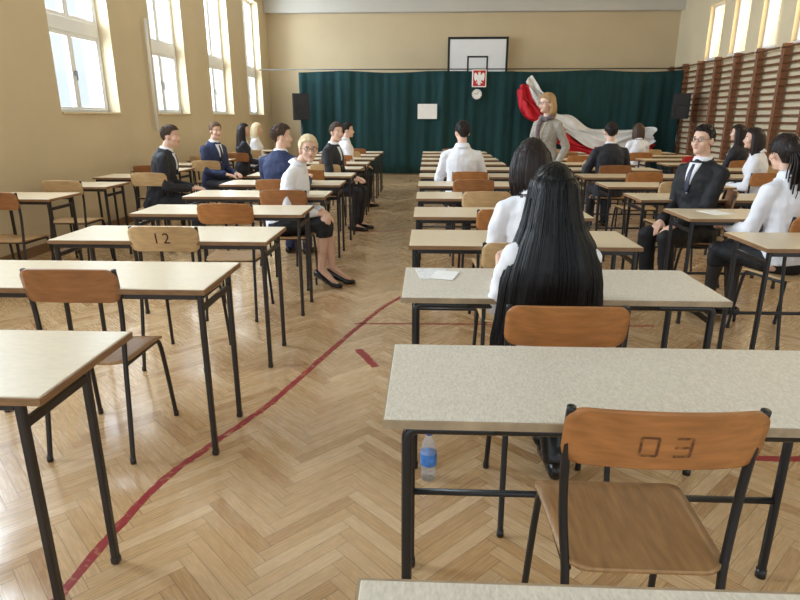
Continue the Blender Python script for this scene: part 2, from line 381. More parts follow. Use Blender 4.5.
# ------------------------------------------------------------------ chairs
ZB = .768
def back_y(x, z): return -.165-.2*(z-ZB)-.035*(1-(x/.2)**2)
SEG = {'0':'abcdef','1':'bc','2':'abged','3':'abgcd'}
def make_chair(bk, st, fr, number=None, inkm='ink', size=.075, stencil=False, bw=.194):
    t = thing('school_chair', 'chair', 'chair')
    def fs(u, v):
        w = rr(.188+.008*v, .19, .06, v); x = u*w; y = v*.19
        z = .438-.010*(1-u*u)*(1-v*v) - (.03*((y-.1)/.09)**2 if y > .1 else 0)
        return V((x, y, z)), V((0, .25*max(0, (y-.1)/.09), 1)).normalized()
    bm = B(); sheet(bm, fs, 14, 20, .011); obj('seat', bm, MT[st], t, True)
    def fb(u, v):
        w = rr(bw, .070, .04, v); x = u*w; z = ZB+v*.070-.006*u*u
        return V((x, back_y(x, z), z)), V((.35*x/.2, -1, -.2)).normalized()
    bm = B(); sheet(bm, fb, 18, 14, .011); bk_o = obj('backrest', bm, MT[bk], t, True)
    q = bw-.011
    for s in (-1,1):
        bm = B(); tube(bm, smooth_path([(s*.18,-.225,0),(s*.176,-.19,.22),(s*.172,-.165,.40),(s*(q-.010),-.148,.53),(s*(q-.004),-.146,.64),(s*q,-.158,.76),(s*q,-.172,.828)], 2), .0105, 8)
        lathe(bm, [(.0125,0),(.0125,.025)], (s*.18,-.225,0), 8); obj('leg', bm, MT[fr], t, True)
        bm = B(); tube(bm, smooth_path([(s*.19,.205,0),(s*.18,.17,.3),(s*.174,.15,.415),(s*.172,.1,.421),(s*.172,-.165,.421)], 2), .0105, 8)
        lathe(bm, [(.0125,0),(.0125,.025)], (s*.19,.205,0), 8); obj('leg', bm, MT[fr], t, True)
    for y in (.1,-.12):
        bm = B(); tube(bm, [(-.172,y,.419),(.172,y,.419)], .009, 8); obj('seat_rail', bm, MT[fr], t, True)
    for i, c in enumerate(number or ''):
        bm = B(); nz = ZB
        if stencil:
            w, hh, tk = .034, .023, .0055; nz = ZB-.012
            x0 = (i-(len(number)-1)/2)*.068-.006
            R_ = {'a':(0,hh,w,tk),'g':(0,0,w,tk),'d':(0,-hh,w,tk),'b':(w/2,hh/2,tk,hh),'c':(w/2,-hh/2,tk,hh),'f':(-w/2,hh/2,tk,hh),'e':(-w/2,-hh/2,tk,hh)}
            for sname in SEG[c]:
                cx, cz_, sx, sz = R_[sname]; g = 4
                for a in range(g):
                    if sx > sz: qd = [(cx-sx/2+sx*a/g, cz_-sz/2),(cx-sx/2+sx*(a+1)/g, cz_-sz/2),(cx-sx/2+sx*(a+1)/g, cz_+sz/2),(cx-sx/2+sx*a/g, cz_+sz/2)]
                    else: qd = [(cx-sx/2, cz_-sz/2+sz*a/g),(cx+sx/2, cz_-sz/2+sz*a/g),(cx+sx/2, cz_-sz/2+sz*(a+1)/g),(cx-sx/2, cz_-sz/2+sz*(a+1)/g)]
                    bm.faces.new([bm.verts.new((x0+p_, q_, 0)) for p_, q_ in qd])
            bmesh.ops.remove_doubles(bm, verts=bm.verts[:], dist=1e-5)
        else:
            x0 = (i-(len(number)-1)/2)*size*.66
            cu = bpy.data.curves.new('digit', 'FONT'); cu.body = c; cu.size = size; cu.align_x = 'CENTER'; cu.align_y = 'CENTER'
            o = bpy.data.objects.new('digit_source', cu); COL.objects.link(o); bpy.context.view_layer.update()
            me = bpy.data.meshes.new_from_object(o.evaluated_get(bpy.context.evaluated_depsgraph_get())); bpy.data.objects.remove(o)
            bm.from_mesh(me); bmesh.ops.subdivide_edges(bm, edges=bm.edges[:], cuts=1)
            for v in bm.verts: v.co.x += x0
        for v in bm.verts:
            x, z = v.co.x, nz+v.co.y; v.co = V((x, back_y(x, z)-.0068, z))
        n = obj('digit', bm, MT[inkm], bk_o, fix=False); n['label'] = 'stencilled digit ' + c
    return t
ch_front = make_chair('ply_o', 'ply_s', 'steelb', '03', 'ink2', .056, True, .207)
ch_12 = make_chair('ply_t', 'ply_t', 'steel', '12', 'ink', .085)
ch_o = make_chair('ply_o', 'ply_t', 'steelb')
ch_t = make_chair('ply_t', 'ply_t', 'steelb')
ch_d = make_chair('ply_d', 'ply_s', 'steel')
ch_r = make_chair('red', 'red', 'steelb')
def place_chair(proto, x, y, rz, label, group):
    if proto.name not in used:
        used.add(proto.name); proto.location = (x,y,0); proto.rotation_euler = (0,0,R(rz)); proto['label'] = label; proto['group'] = group; return proto
    return dup(proto, (x,y,0), R(rz), label, group)
GA, GB, GC, GD, GE = 'chairs left of the aisle', 'chairs right of the aisle', 'chairs in the second row right of the aisle', 'chairs nearest the wall bars', 'chairs under the windows'
place_chair(ch_front, .50, YR[1]+.10, 0, 'orange plywood chair with stencilled number, empty, tucked under the nearest speckled desk', GB)
place_chair(ch_o, .45, YR[2]-.16, 0, 'orange plywood chair under the girl with long black hair', GB)
place_chair(ch_t, .46, YR[3]-.13, 0, 'plywood chair under the dark-haired woman seated ahead of the long-haired girl', GB)
for k in range(4, 13):
    lab = 'plywood chair of the white-shirted young man right of the aisle' if k == 7 else 'empty plywood chair at the %s desk from camera right of aisle' % ORD[k]
    place_chair(ch_r if k == 9 else (ch_d, ch_o, ch_t)[k % 3], .48+.04*math.sin(k*5), YR[k]-(.12 if k == 7 else .02), 0, lab if k != 9 else 'red chair at the tenth desk from camera right of aisle', GB)
place_chair(ch_d, -1.405, YL[1]+.17, 0, 'dark orange plywood chair at left, at the second desk left of aisle', GA)
place_chair(ch_12, -1.435, YL[2]+.17, 0, 'light tan plywood chair stencilled 12, at the third desk left of aisle', GA)
place_chair(ch_o, -1.385, YL[3]+.11, 0, 'orange plywood chair, empty, just in front of the blonde woman', GA)
place_chair(ch_d, -1.17, YL[4]-.03, 0, 'brown plywood chair the blonde woman sits sideways on', GA)
for k in range(5, 12):
    lab = {5:'plywood chair under the man in the navy jacket',7:'plywood chair of the dark-suited young man left of aisle',9:'plywood chair of the white-shirted student left of aisle'}.get(k, 'empty plywood chair at the %s desk from camera left of aisle' % ORD[k])
    place_chair((ch_o, ch_t, ch_d)[k % 3], {5:-1.44,7:-1.28,9:-1.36}.get(k, -1.35), YL[k]-(.13 if k in (5,7,9) else 0), 0, lab, GA)
for k in range(3, 13):
    x, rz, y = 2.33, 0, YR[k]-.12
    lab = 'empty plywood chair at the %s desk from camera in the second row right of aisle' % ORD[k-3]
    if k == 4: x, rz, y, lab = 2.33, 14, 3.88, 'chair under the woman with dark tied-back hair at the right edge'
    if k == 5: x, rz, y, lab = 2.24, 75, 4.96, 'chair under the young man in dark suit and glasses on the right'
    if k == 8: x, lab = 2.3, 'chair under the dark-suited man seen from behind'
    place_chair((ch_t, ch_o, ch_d)[k % 3], x, y, rz, lab, GC)
for k in range(7, 13):
    x = {7:3.62, 9:4.3, 11:3.55}.get(k, 4.05)
    lab = {7:'chair under the white-bloused girl near the wall bars', 9:'chair under the dark-clad girl by the wall bars', 11:'chair of the far student near the draped flag', 10:'red chair near the wall bars at the far right'}.get(k, 'empty plywood chair at the %s desk from camera by the wall bars' % ORD[k-7])
    place_chair(ch_r if k == 10 else (ch_t, ch_o)[k % 2], x, YR[k]-.15, 0, lab, GD)
for k in range(9):
    lab = {2:'chair under the dark-suited man nearest the windows', 4:'chair of the second suited man by the windows', 6:'chair of the dark-haired girl by the windows', 7:'chair of the fair-haired girl by the windows'}.get(k, 'empty plywood chair at the %s single desk from camera under the windows' % ORD[k])
    place_chair((ch_d, ch_t, ch_t)[k % 3], XE+{2:.48,4:.44,6:.3,7:.26}.get(k, .02), YS[k]-(.16 if k in (2,4,6,7) else .06), 0, lab, GE)

# ------------------------------------------------------------------ people
def ik(a, b, l1, l2, pole):
    d = b-a; L_ = min(d.length, l1+l2-.004); u = d.normalized(); b = a+u*L_
    x = (l1*l1-l2*l2+L_*L_)/(2*L_); h = math.sqrt(max(0, l1*l1-x*x))
    p = V(pole); p = p-u*p.dot(u); p.normalize(); return a+u*x+p*h, b
def hand(bm, w, d, n, side, curl, r=.0085):
    d = d.normalized(); n = V(n); n = (n-d*n.dot(d)).normalized(); s = d.cross(n)*side
    capsule(bm, w-d*.02, w+d*.02, .026, .024)
    offs = [(.029,.068,.083),(.010,.076,.088),(-.010,.070,.085),(-.028,.055,.078)]
    for o_, ln, kl in offs:
        kn = w+d*kl+s*o_; capsule(bm, w+d*.012+s*o_*.6, kn, .016, .0125, 10)
        p = kn
        for sg, an in ((.45,.45),(.3,1.1),(.25,1.6)):
            a = an*curl; q = p+(d*math.cos(a)+n*math.sin(a))*ln*sg; capsule(bm, p, q, r*1.08, r, 8); p = q
    p = w+d*.02+s*.024; q = p+(s*.65+d*.7+n*.25)*.042; capsule(bm, p, q, .014, .011, 8)
    capsule(bm, q, q+(d*.9+s*.1+n*.4*curl)*.03, .011, .009, 8)
RM = [(-.085,.10,.085,0),(-.04,.150,.115,0),(.03,.160,.118,0),(.12,.150,.108,.0),(.22,.142,.102,.005),(.33,.158,.112,.005),(.41,.166,.114,0),(.465,.150,.10,-.005),(.51,.105,.078,-.008),(.545,.074,.062,-.008),(.57,.056,.054,-.005)]
RF = [(-.085,.11,.09,0),(-.04,.150,.118,0),(.03,.156,.120,0),(.12,.132,.103,.0),(.21,.112,.088,.004),(.31,.128,.104,.014),(.38,.136,.112,.014),(.445,.126,.092,0),(.50,.086,.068,-.008),(.54,.062,.055,-.008),(.565,.048,.048,-.005)]
HL = [(0,.52),(35,.48),(55,.34),(68,-.05),(80,-.42),(96,-.16),(115,-.32),(135,-.86),(180,-.92)]
def hairline(az):
    for (a, x), (b, y) in zip(HL[:-1], HL[1:]):
        if a <= az <= b: return x+(y-x)*(az-a)/(b-a)
    return HL[-1][1]
def person(label, x, y, rot, **k):
    root = thing('person', label, 'person', (x,y,0), R(rot), 'people in the exam hall')
    fem = k.get('fem', False); sc = k.get('sc', .95 if fem else 1.0); vox = k.get('vox', .0095)
    stand = k.get('stand', False); hz = k.get('hz', .93*sc if stand else .525)
    M = Matrix.Translation((0, k.get('hy', 0), hz)) @ Matrix.Rotation(R(k.get('twist', 0)), 4, 'Z') @ Matrix.Rotation(R(k.get('side', 0)), 4, 'Y') @ Matrix.Rotation(-R(k.get('lean', 4)), 4, 'X') @ Matrix.Scale(sc, 4)
    T = lambda a, b, c: M @ V((a, b, c))
    rings = RF if fem else RM; sw = .146 if fem else .172
    N = M.to_3x3(); ex, ey = N @ V((1,0,0)), N @ V((0,1,0))
    def torso(bm, inf=0, lo=-1, hi=1):
        loft(bm, [ring(T(0, yo, z), ex*(rx+inf), ey*(ry+inf), 20) for z, rx, ry, yo in rings if lo <= z <= hi])
    Hc = T(0, .024, .704); yaw = R(k.get('hyaw', 0)+k.get('twist', 0)); hsc = sc*k.get('hs', .95)
    HM = Matrix.Translation(Hc) @ Matrix.Rotation(yaw, 4, 'Z') @ Matrix.Rotation(-R(k.get('hpit', 0)), 4, 'X') @ Matrix.Scale(hsc, 4)
    DM = Matrix.Translation(Hc) @ Matrix.Rotation(yaw*k.get('dyaw', .6), 4, 'Z')
    J = {}
    for s, nm in ((1,'R'),(-1,'L')):
        sh = T(s*sw, -.008, .452)
        wr = V(k.get('wr'+nm, (s*.10, .33, .655) if not stand else (s*.22, .02, hz-.1)))
        el, wr = ik(sh, wr, .285*sc, .25*sc, k.get('ep'+nm, (s*.35, -.8, -.6)))
        hp = M @ V((s*.088, 0, -.01)); hp = V((hp.x, hp.y, hz-.01))
        an = V(k.get('an'+nm, (s*.1, .36, .085) if not stand else (s*.09, 0, .085)))
        kn, an = ik(hp, an, .425*sc, .415*sc, k.get('kp'+nm, (0, 1, .8)))
        J[nm] = (sh, el, wr, hp, kn, an)
    nr = (.052, .048) if not fem else (.044, .041)
    bm = B(); torso(bm)
    capsule(bm, T(0,-.012,.53), T(0,.014,.65), nr[0]*sc, nr[1]*sc)
    for s, nm in ((1,'R'),(-1,'L')):
        sh, el, wr, hp, kn, an = J[nm]
        capsule(bm, T(s*.05,-.01,.495), sh, .036*sc, .043*sc); capsule(bm, sh, el, .043*sc, .035*sc); capsule(bm, el, wr, .035*sc, .025*sc)
        hd = V(k.get('hd'+nm, wr-el)); hand(bm, wr+hd.normalized()*.01, hd, k.get('pn'+nm, (0,0,-1)), s, k.get('curl', .5), .0088)
        capsule(bm, hp, kn, .082*sc, .056*sc); capsule(bm, kn, an, .05*sc, .034*sc); capsule(bm, kn*.7+an*.3-V((0,.012,0)), kn*.45+an*.55, .052*sc, .042*sc)
        td = V(k.get('td'+nm, (0,1,0))).normalized(); h = k.get('heel', 0)
        capsule(bm, an, an+td*.10-V((0,0,.045+h*.6)), .032, .026); capsule(bm, an+td*.1-V((0,0,.045+h*.6)), an+td*.16-V((0,0,.055+h)), .026, .018)
    ell(bm, HM, (0,-.01,.025), (.074,.093,.088), 24, 16); ell(bm, HM, (0,.022,-.04), (.057 if not fem else .053,.066,.075), 24, 16)
    ell(bm, HM, (0,.062,-.093), (.028 if not fem else .023,.024,.024))
    for s in (-1,1):
        ell(bm, HM, (s*.034,.05,-.03), (.03,.03,.03)); ell(bm, HM, (s*.076,-.006,-.012), (.011,.02,.032))
    h_ = lambda *a: HM @ V(a)
    capsule(bm, h_(-.036,.066,.022), h_(.036,.066,.022), .012*hsc, .012*hsc)
    capsule(bm, h_(0,.077,.008), h_(0,.099,-.034), .008*hsc, .0125*hsc)
    def rem(o, vx, it=3):
        m = o.modifiers.new('union', 'REMESH'); m.mode = 'VOXEL'; m.voxel_size = vx; m.use_smooth_shade = True
        m = o.modifiers.new('soften', 'SMOOTH'); m.factor = .5; m.iterations = it
        return o
    rem(obj('body', bm, MT['skin'], root, True), vox, 2)
    for s in (-1,1):
        bm = B(); ell(bm, HM, (s*.030,.0635,.003), (.0145,.0125,.0085), 16, 10)
        nf = len(bm.faces); ell(bm, HM, (s*.030,.0735,.003), (.0058,.004,.0058), 12, 8); bm.faces.ensure_lookup_table()
        for f in bm.faces[nf:]: f.material_index = 1
        obj('eye', bm, [MT['eye'], MT['iris']], root, True)
        bm = B(); tube(bm, [h_(s*.016,.0785,.022), h_(s*.032,.078,.025), h_(s*.046,.069,.022)], .0024, 6); obj('eyebrow', bm, MT[k.get('hair', 'h_dark')] if k.get('hair') != 'h_blond' else MT['h_fair'], root, True)
    bm = B(); ell(bm, HM, (0,.0830,-.0595), (.018,.0070,.0042), 14, 8); ell(bm, HM, (0,.0825,-.0655), (.015,.0070,.005), 14, 8); obj('lips', bm, MT['lips'], root, True)
    # hair
    hm = MT[k.get('hair', 'h_dark')]; adds = k.get('hairadd', []); short = not adds; vol = k.get('vol', 1.09 if short else 1.08); bm = B()
    part = k.get('part', .35); seedv = V((x*3.1, y*1.7, 0)); na = 1 if short else .45
    def hl_at(d):
        az = math.degrees(abs(math.atan2(d.x, d.y)))
        return hairline(az)+.05*noise.noise(d*7+seedv)+(.10*(d.x*part) if az < 60 else 0)-k.get('fringe', 0)*max(0, d.y)
    def hrad(d):
        rad = vol+.04*max(0, d.z)+(.035*max(0, d.y)*max(0, d.z)*2)
        if short: rad -= .085*abs(d.x)**2+.05*max(0, -d.z)
        return rad
    hpt = lambda d, rad: HM @ V((d.x*.0775*rad, -.01+d.y*.0965*rad, .025+d.z*.0915*rad))
    r_ = bmesh.ops.create_uvsphere(bm, u_segments=96, v_segments=56, radius=1)
    for v in bm.verts:
        d = v.co.normalized()
        mk = max(0, min(1, (d.z-hl_at(d))/.10+.35)); mk = mk*mk*(3-2*mk)
        st = (noise.noise(V((d.x*5, d.y*5, d.z*4))+seedv)*.035+noise.noise(V((d.x*22, d.y*7, d.z*7))+seedv)*.022)*na
        v.co = hpt(d, .88*(1-mk)+(hrad(d)+st)*mk)
    crown = V((.12,-.35,.93)).normalized(); nt_ = 0; tries = 0; tr_ = .0048 if short else .0026
    while nt_ < (170 if short else 90) and tries < 1200:
        tries += 1
        d = V((random.gauss(0,1), random.gauss(0,1), random.gauss(.5,.8))).normalized()
        if d.z < hl_at(d)+.10: continue
        nt_ += 1; flow = d-crown; flow = flow-d*flow.dot(d)
        if flow.length < .05: continue
        flow = flow.normalized()+d.cross(V((0,0,1)))*random.uniform(-.35,.35); ln = random.uniform(.25,.42) if short else .5
        pts = []
        for q in range(5):
            dd = (d+flow*ln*q/4).normalized()
            if dd.z < hl_at(dd)-.12: break
            pts.append(hpt(dd, hrad(dd)+(.010+.018*math.sin(q/4*PI*.8)+.02*(q/4)**2 if short else .005)))
        if len(pts) > 2: tube(bm, pts, [tr_*hsc*(1-.75*q/len(pts)) for q in range(len(pts))], 5)
    for pc in adds:
        if pc[0] == 'bun':
            r_ = bmesh.ops.create_uvsphere(bm, u_segments=32, v_segments=20, radius=1)
            for v in r_['verts']:
                d = v.co.normalized(); q = 1+.10*math.sin(7*math.atan2(d.z, d.x)+6*d.y)+.05*noise.noise(d*6)
                v.co = HM @ (V(pc[1])+V((d.x*pc[2][0], d.y*pc[2][1], d.z*pc[2][2]))*q)
        elif pc[0] == 'tail':
            for q in range(60):
                o_ = V((random.gauss(0, pc[2]*.5), random.gauss(0, pc[2]*.4), 0)); P_ = catmull(pc[1], 5); n_ = len(P_); cut = n_-random.randint(0, 3)
                tube(bm, [HM @ (p+o_*(.35+.9*math.sin(PI*min(.8, g/n_)))) for g, p in enumerate(P_[:cut])], [.0055*(1.1-.8*g/n_) for g in range(cut)], 5)
        elif pc[0] == 'drape':
            n_ = pc[3] if len(pc) > 3 else 140; ph = random.uniform(0, 50); wave = pc[5] if len(pc) > 5 else 0
            jit = [.035*noise.noise(V((a*32/n_, ph, 0)))+random.gauss(0, .0035) for a in range(n_)]; end = [random.uniform(0, pc[2])+pc[2]*noise.noise(V((a*17/n_, ph, 3))) for a in range(n_)]
            rs = []; rr_ = pc[1]; dense = []
            for (a, b) in zip(rr_[:-1], rr_[1:]):
                for f in (0, .25, .5, .75): dense.append([a[q]*(1-f)+b[q]*f for q in range(6)])
            dense.append(rr_[-1])
            for i, (z, cx, cy, rx, ry, fy) in enumerate(dense):
                lst = []; last = i/(len(dense)-1)
                for a in range(n_):
                    th = 2*PI*a/n_; wv = 1+jit[a]*min(1.4, last*2.4+.2)+.015*math.sin(a*50/n_+i*.22)*last
                    wv += wave*last*noise.noise(V((math.cos(th)*1.5, i*.12, math.sin(th)*1.5+ph)))
                    p = V((cx+rx*wv*math.cos(th), cy+ry*wv*math.sin(th), z-1.195-end[a]*max(0, last-.6)*2.5))
                    if p.y > fy: p.y = fy+(p.y-fy)*.12
                    lst.append(DM @ p)
                rs.append(lst)
            loft(bm, rs)
            for q in range(pc[4] if len(pc) > 4 else 24):
                th = random.uniform(PI*.97, PI*2.03); off = random.uniform(.992, 1.008); i0 = random.randint(2, max(3, len(dense)//3)); pts = []; dr = random.uniform(-.07, .07); ext = random.uniform(-.02, .07)
                for i in range(i0, len(dense), 2):
                    z, cx, cy, rx, ry, fy = dense[i]; f = (i-i0)/max(1, len(dense)-i0); t2 = th+dr*f; last = i/(len(dense)-1)
                    o2 = off+wave*last*noise.noise(V((math.cos(t2)*1.5, i*.12, math.sin(t2)*1.5+ph)))
                    pts.append(DM @ V((cx+rx*o2*math.cos(t2), min(fy, cy+ry*o2*math.sin(t2)), z-1.195-ext*f*f)))
                if len(pts) > 2: tube(bm, pts, [.0017*(.5+.9*math.sin(PI*min(1, .1+.85*g/len(pts)))) for g in range(len(pts))], 5)
    obj('hair', bm, hm, root, True)
    # clothes
    top = k.get('top', 'shirt'); tc = MT[k.get('topc', 'c_white')]
    inf = k.get('inf', .018 if top == 'jacket' else .016)
    bm = B(); torso(bm, inf, -.2 if top == 'jacket' else -.05, .55)
    for s, nm in ((1,'R'),(-1,'L')):
        sh, el, wr, hp, kn, an = J[nm]; w2 = el+(wr-el)*k.get('sleeve', .94)
        capsule(bm, T(s*.05,-.01,.495), sh, .036*sc+inf, .043*sc+inf*.8); capsule(bm, sh, el, .043*sc+inf*.9, .036*sc+inf); capsule(bm, el, w2, .036*sc+inf*1.0, .027*sc+inf*.8)
    if top == 'jacket':
        fw = .92 if fem else 1
        loft(bm, [ring(T(0, 0, z), ex*a*fw, ey*b*fw, 20) for z, a, b in ((-.13,.165,.128),(-.10,.180,.15),(0,.176,.142),(.08,.166,.13))])
        cr = ((.49,.092),(.53,.082),(.562,.072))
    else: cr = ((.49,.088),(.53,.078),(.56,.069),(.575,.064))
    f_ = .84 if fem else 1
    loft(bm, [ring(T(0,-.010+.02*(z-.52), z), ex*a*f_, ey*a*f_, 20) for z, a in cr])
    o = rem(obj({'jacket':'jacket','shirt':'shirt','blouse':'blouse'}[top], bm, tc, root, True), max(vox, .0075), 2)
    tx = bpy.data.textures.get('cloth_folds') or bpy.data.textures.new('cloth_folds', 'CLOUDS'); tx.noise_scale = .075; tx.noise_depth = 1
    m = o.modifiers.new('folds', 'DISPLACE'); m.texture = tx; m.strength = .020; m.mid_level = .45; m.texture_coords = 'LOCAL'
    if top != 'jacket':
        bm = B(); loft(bm, [ring(T(0,-.006-.008*q, z), ex*a*f_, ey*a*f_, 20) for q, (z, a) in enumerate(((.578,.061),(.590,.066),(.572,.078),(.545,.090),(.540,.084)))]); obj('shirt_collar', bm, tc, root, True)
    if top == 'jacket':
        def surf(xx, z, off):
            for (z0, a0, b0, c0), (z1, a1, b1, c1) in zip(rings[:-1], rings[1:]):
                if z0 <= z <= z1:
                    f = (z-z0)/(z1-z0); rx = a0+(a1-a0)*f+inf; ry = b0+(b1-b0)*f+inf; yo = c0+(c1-c0)*f
                    return T(xx, yo+ry*math.sqrt(max(.05, 1-(xx/rx)**2))+off, z)
        def patch(nm, zs, hw, off, m):
            bm = B(); rs = []
            for z in zs:
                w = hw(z); rs.append([surf(w*(-1+2*i/6), z, off) for i in range(7)]+[surf(w*(1-2*i/6), z, -.025) for i in range(7)])
            loft(bm, rs); return obj(nm, bm, m, root, True)
        patch('shirt_front', [.30+.018*i for i in range(14)], lambda z: .004+.050*(z-.30)/.24, .012, MT[k.get('under', 'c_white')])
        if k.get('tie', not fem): patch('tie', [.31+.018*i for i in range(13)], lambda z: min(.019, .004+.3*(z-.29))*(1-.5*max(0, (z-.42)/.12)), .017, MT['tie'])
        if k.get('under', 'c_white') == 'c_white':
            bm = B(); loft(bm, [ring(T(0,-.004, z), ex*a*f_, ey*a*f_, 20) for z, a in ((.54,.078),(.565,.070),(.580,.064))]); obj('shirt_collar', bm, MT['c_white'], root, True)
            for s, nm in ((1,'R'),(-1,'L')):
                sh, el, wr, hp, kn, an = J[nm]; d = (wr-el).normalized(); bm = B(); a, b = perp(d)
                loft(bm, [ring(wr+d*q, a*.034*sc, b*.034*sc, 14) for q in (-.04, .002)]); obj('shirt_cuff', bm, MT['c_white'], root, True)
        if k.get('scarf'):
            bm = B(); rs = []
            for q in range(28):
                a = 2*PI*q/28; c = T(.072*math.sin(a), .012+.072*math.cos(a), .545-.02*math.cos(a)+.006*math.sin(5*a)); rad = T(math.sin(a), math.cos(a), .545)-T(0,0,.545); rad.normalize()
                rs.append(ring(c, rad*(.021+.004*math.sin(7*a)), V((0,0,.026)), 10))
            vs = loft(bm, rs, False)
            for g in range(10): bm.faces.new((vs[-1][g], vs[-1][(g+1)%10], vs[0][(g+1)%10], vs[0][g]))
            tube(bm, catmull([T(.02,.085,.53),T(.03,.135,.47),T(.035,.15,.38),T(.03,.145,.28)], 5), .026, 10)
            obj('scarf', bm, MT['c_scarf'], root, True)
    bot = k.get('bot', 'trousers'); bc = MT[k.get('botc', 'c_black')]; bm = B()
    torso(bm, .008, -.2, .125)
    if bot == 'skirt':
        a = (J['R'][3]+J['L'][3])/2; b = (J['R'][4]+J['L'][4])/2; d = (b-a).normalized(); hx = V((1,0,0)); hy = d.cross(hx).normalized()
        kw = abs(J['R'][4].x-J['L'][4].x)/2; sh_ = ((J['R'][5]+J['L'][5])/2-b); hem = k.get('hem', .22)
        loft(bm, [ring(a+(b-a)*f+hy*oz, hx*rx, hy*ry, 24) for f, rx, ry, oz in ((-.22,.10,.085,0),(-.1,.155,.105,0),(.05,.172*sc/.95,.112,0),(.35,.155,.098,0),(.65,kw*.9+.088,.086,0),(.86,kw+.076,.076,0),(.97,kw+.073,.071,0))])
        sy = sh_.normalized().cross(hx).normalized()
        loft(bm, [ring(b+sh_*f-d*.012, hx*(kw+rx), sy*ry, 24) for f, rx, ry in ((-.06,.055,.05),(.02,.070,.068),(hem*.6,.072,.068),(hem,.074,.068))])
    else:
        for s, nm in ((1,'R'),(-1,'L')):
            sh, el, wr, hp, kn, an = J[nm]
            capsule(bm, hp, kn, .092*sc, .068*sc); capsule(bm, kn, an-V((0,0,.01)), .066*sc, .052*sc)
    o = rem(obj(bot, bm, bc, root, True), max(vox, .009), 3)
    m = o.modifiers.new('folds', 'DISPLACE'); m.texture = tx; m.strength = .014; m.mid_level = .42; m.texture_coords = 'LOCAL'
    if bot == 'skirt' and k.get('tights', True):
        bm = B()
        for nm in 'RL':
            sh, el, wr, hp, kn, an = J[nm]
            capsule(bm, hp+(kn-hp)*.8, kn, .062*sc, .059*sc); capsule(bm, kn, an, .053*sc, .0385*sc); capsule(bm, kn*.7+an*.3-V((0,.012,0)), kn*.45+an*.55, .055*sc, .045*sc)
        rem(obj('tights', bm, MT['c_tights'], root, True), .008, 2)
    h = k.get('heel', 0)
    for nm in 'RL':
        an = J[nm][5]; td = V(k.get('td'+nm, (0,1,0))).normalized(); sd = V((td.y, -td.x, 0)); up = V((0,0,1)); z0 = an.z-.083-h
        bm = B(); rs = []
        for q, zc, w, hh in ((-.072, h+.035, .018, .02),(-.062, h+.036, .030, .034),(-.02, h*.85+.04, .035, .04),(.05, h*.4+.036, .036, .034),(.12, .028, .044, .026),(.17, .022, .036, .02),(.20, .018, .016, .013)):
            c = V((an.x, an.y, z0+zc))+td*q; rs.append(ring(c, sd*w, up*hh, 14))
        loft(bm, rs)
        if h > .02: tube(bm, [V((an.x,an.y,z0))-td*.055, V((an.x,an.y,z0+h*.6))-td*.058, V((an.x,an.y,z0+h+.03))-td*.05], .010, 8)
        else: capsule(bm, V((an.x,an.y,z0+.014))-td*.045, V((an.x,an.y,z0+.014))+td*.15, .014, .014, 10)
        if k.get('boots'): capsule(bm, an-V((0,0,.01)), an+(J[nm][4]-an)*.55, .05, .058)
        obj('shoe' if not k.get('boots') else 'boot', bm, MT['shoe'], root, True)
    if k.get('glasses'):
        bm = B()
        for s in (-1,1):
            tube(bm, [h_(s*.032+.022*math.cos(a*PI/8), .090, .001+.016*math.sin(a*PI/8)) for a in range(17)], .0018, 6)
            tube(bm, [h_(s*.054,.089,.006), h_(s*.074,.07,.008), h_(s*.082,-.01,.004)], .0016, 6)
        tube(bm, [h_(-.010,.091,.005), h_(.010,.091,.005)], .0016, 6)
        obj('glasses', bm, MT['steelb'], root, True)
    return root

long_hair = [(1.285,0,-.0,.045,.06,.03),(1.24,0,-.012,.084,.095,.02),(1.17,0,-.018,.094,.105,.012),(1.09,.003,-.026,.112,.112,.0),(1.03,.006,-.04,.142,.118,.0),(.96,.008,-.055,.166,.120,.0),(.90,.008,-.062,.178,.115,.0),(.83,.006,-.068,.188,.10,.0),(.75,.0,-.075,.196,.085,.0),(.67,-.012,-.078,.198,.065,.0),(.58,-.026,-.08,.186,.045,-.02)]
bob = lambda zt, zb, w: [(zt,0,0,.05,.06,.03),(zt-.05,0,-.012,.088,.098,.02),(zt-.12,0,-.016,w,.108,.012),(zb+.05,0,-.022,w,.105,.0),(zb,0,-.025,w*.82,.08,-.01)]
person('girl with long straight black hair in white blouse, seen from behind at speckled desk', .445, 2.06, 0, fem=True, sc=.885, hs=1, vox=.0075, hair='h_black', vol=1.07,
       hairadd=[('drape', long_hair, .05, 440, 190, .08)], top='blouse', inf=.012, bot='trousers', wrR=(.06,.36,.80), wrL=(-.13,.36,.80), epR=(.05,-.2,-1), epL=(-.25,-.2,-1), anR=(.085,.12,.085), anL=(.07,.38,.085), boots=True, lean=8)
person('woman with dark brown shoulder hair in white blouse, seated ahead of long-haired girl', .54, 2.99, 0, fem=True, sc=.95, vox=.0075, hair='h_dark', vol=1.10,
       hairadd=[('drape', bob(1.29, 1.05, .104), .04, 240, 70, .10)], top='blouse', inf=.012, bot='skirt', wrR=(.10,.33,.70), wrL=(-.12,.31,.69), epR=(.25,-.8,-.6), epL=(-.45,-.8,-.6), lean=6, hpit=-6, side=-2, hyaw=-8)
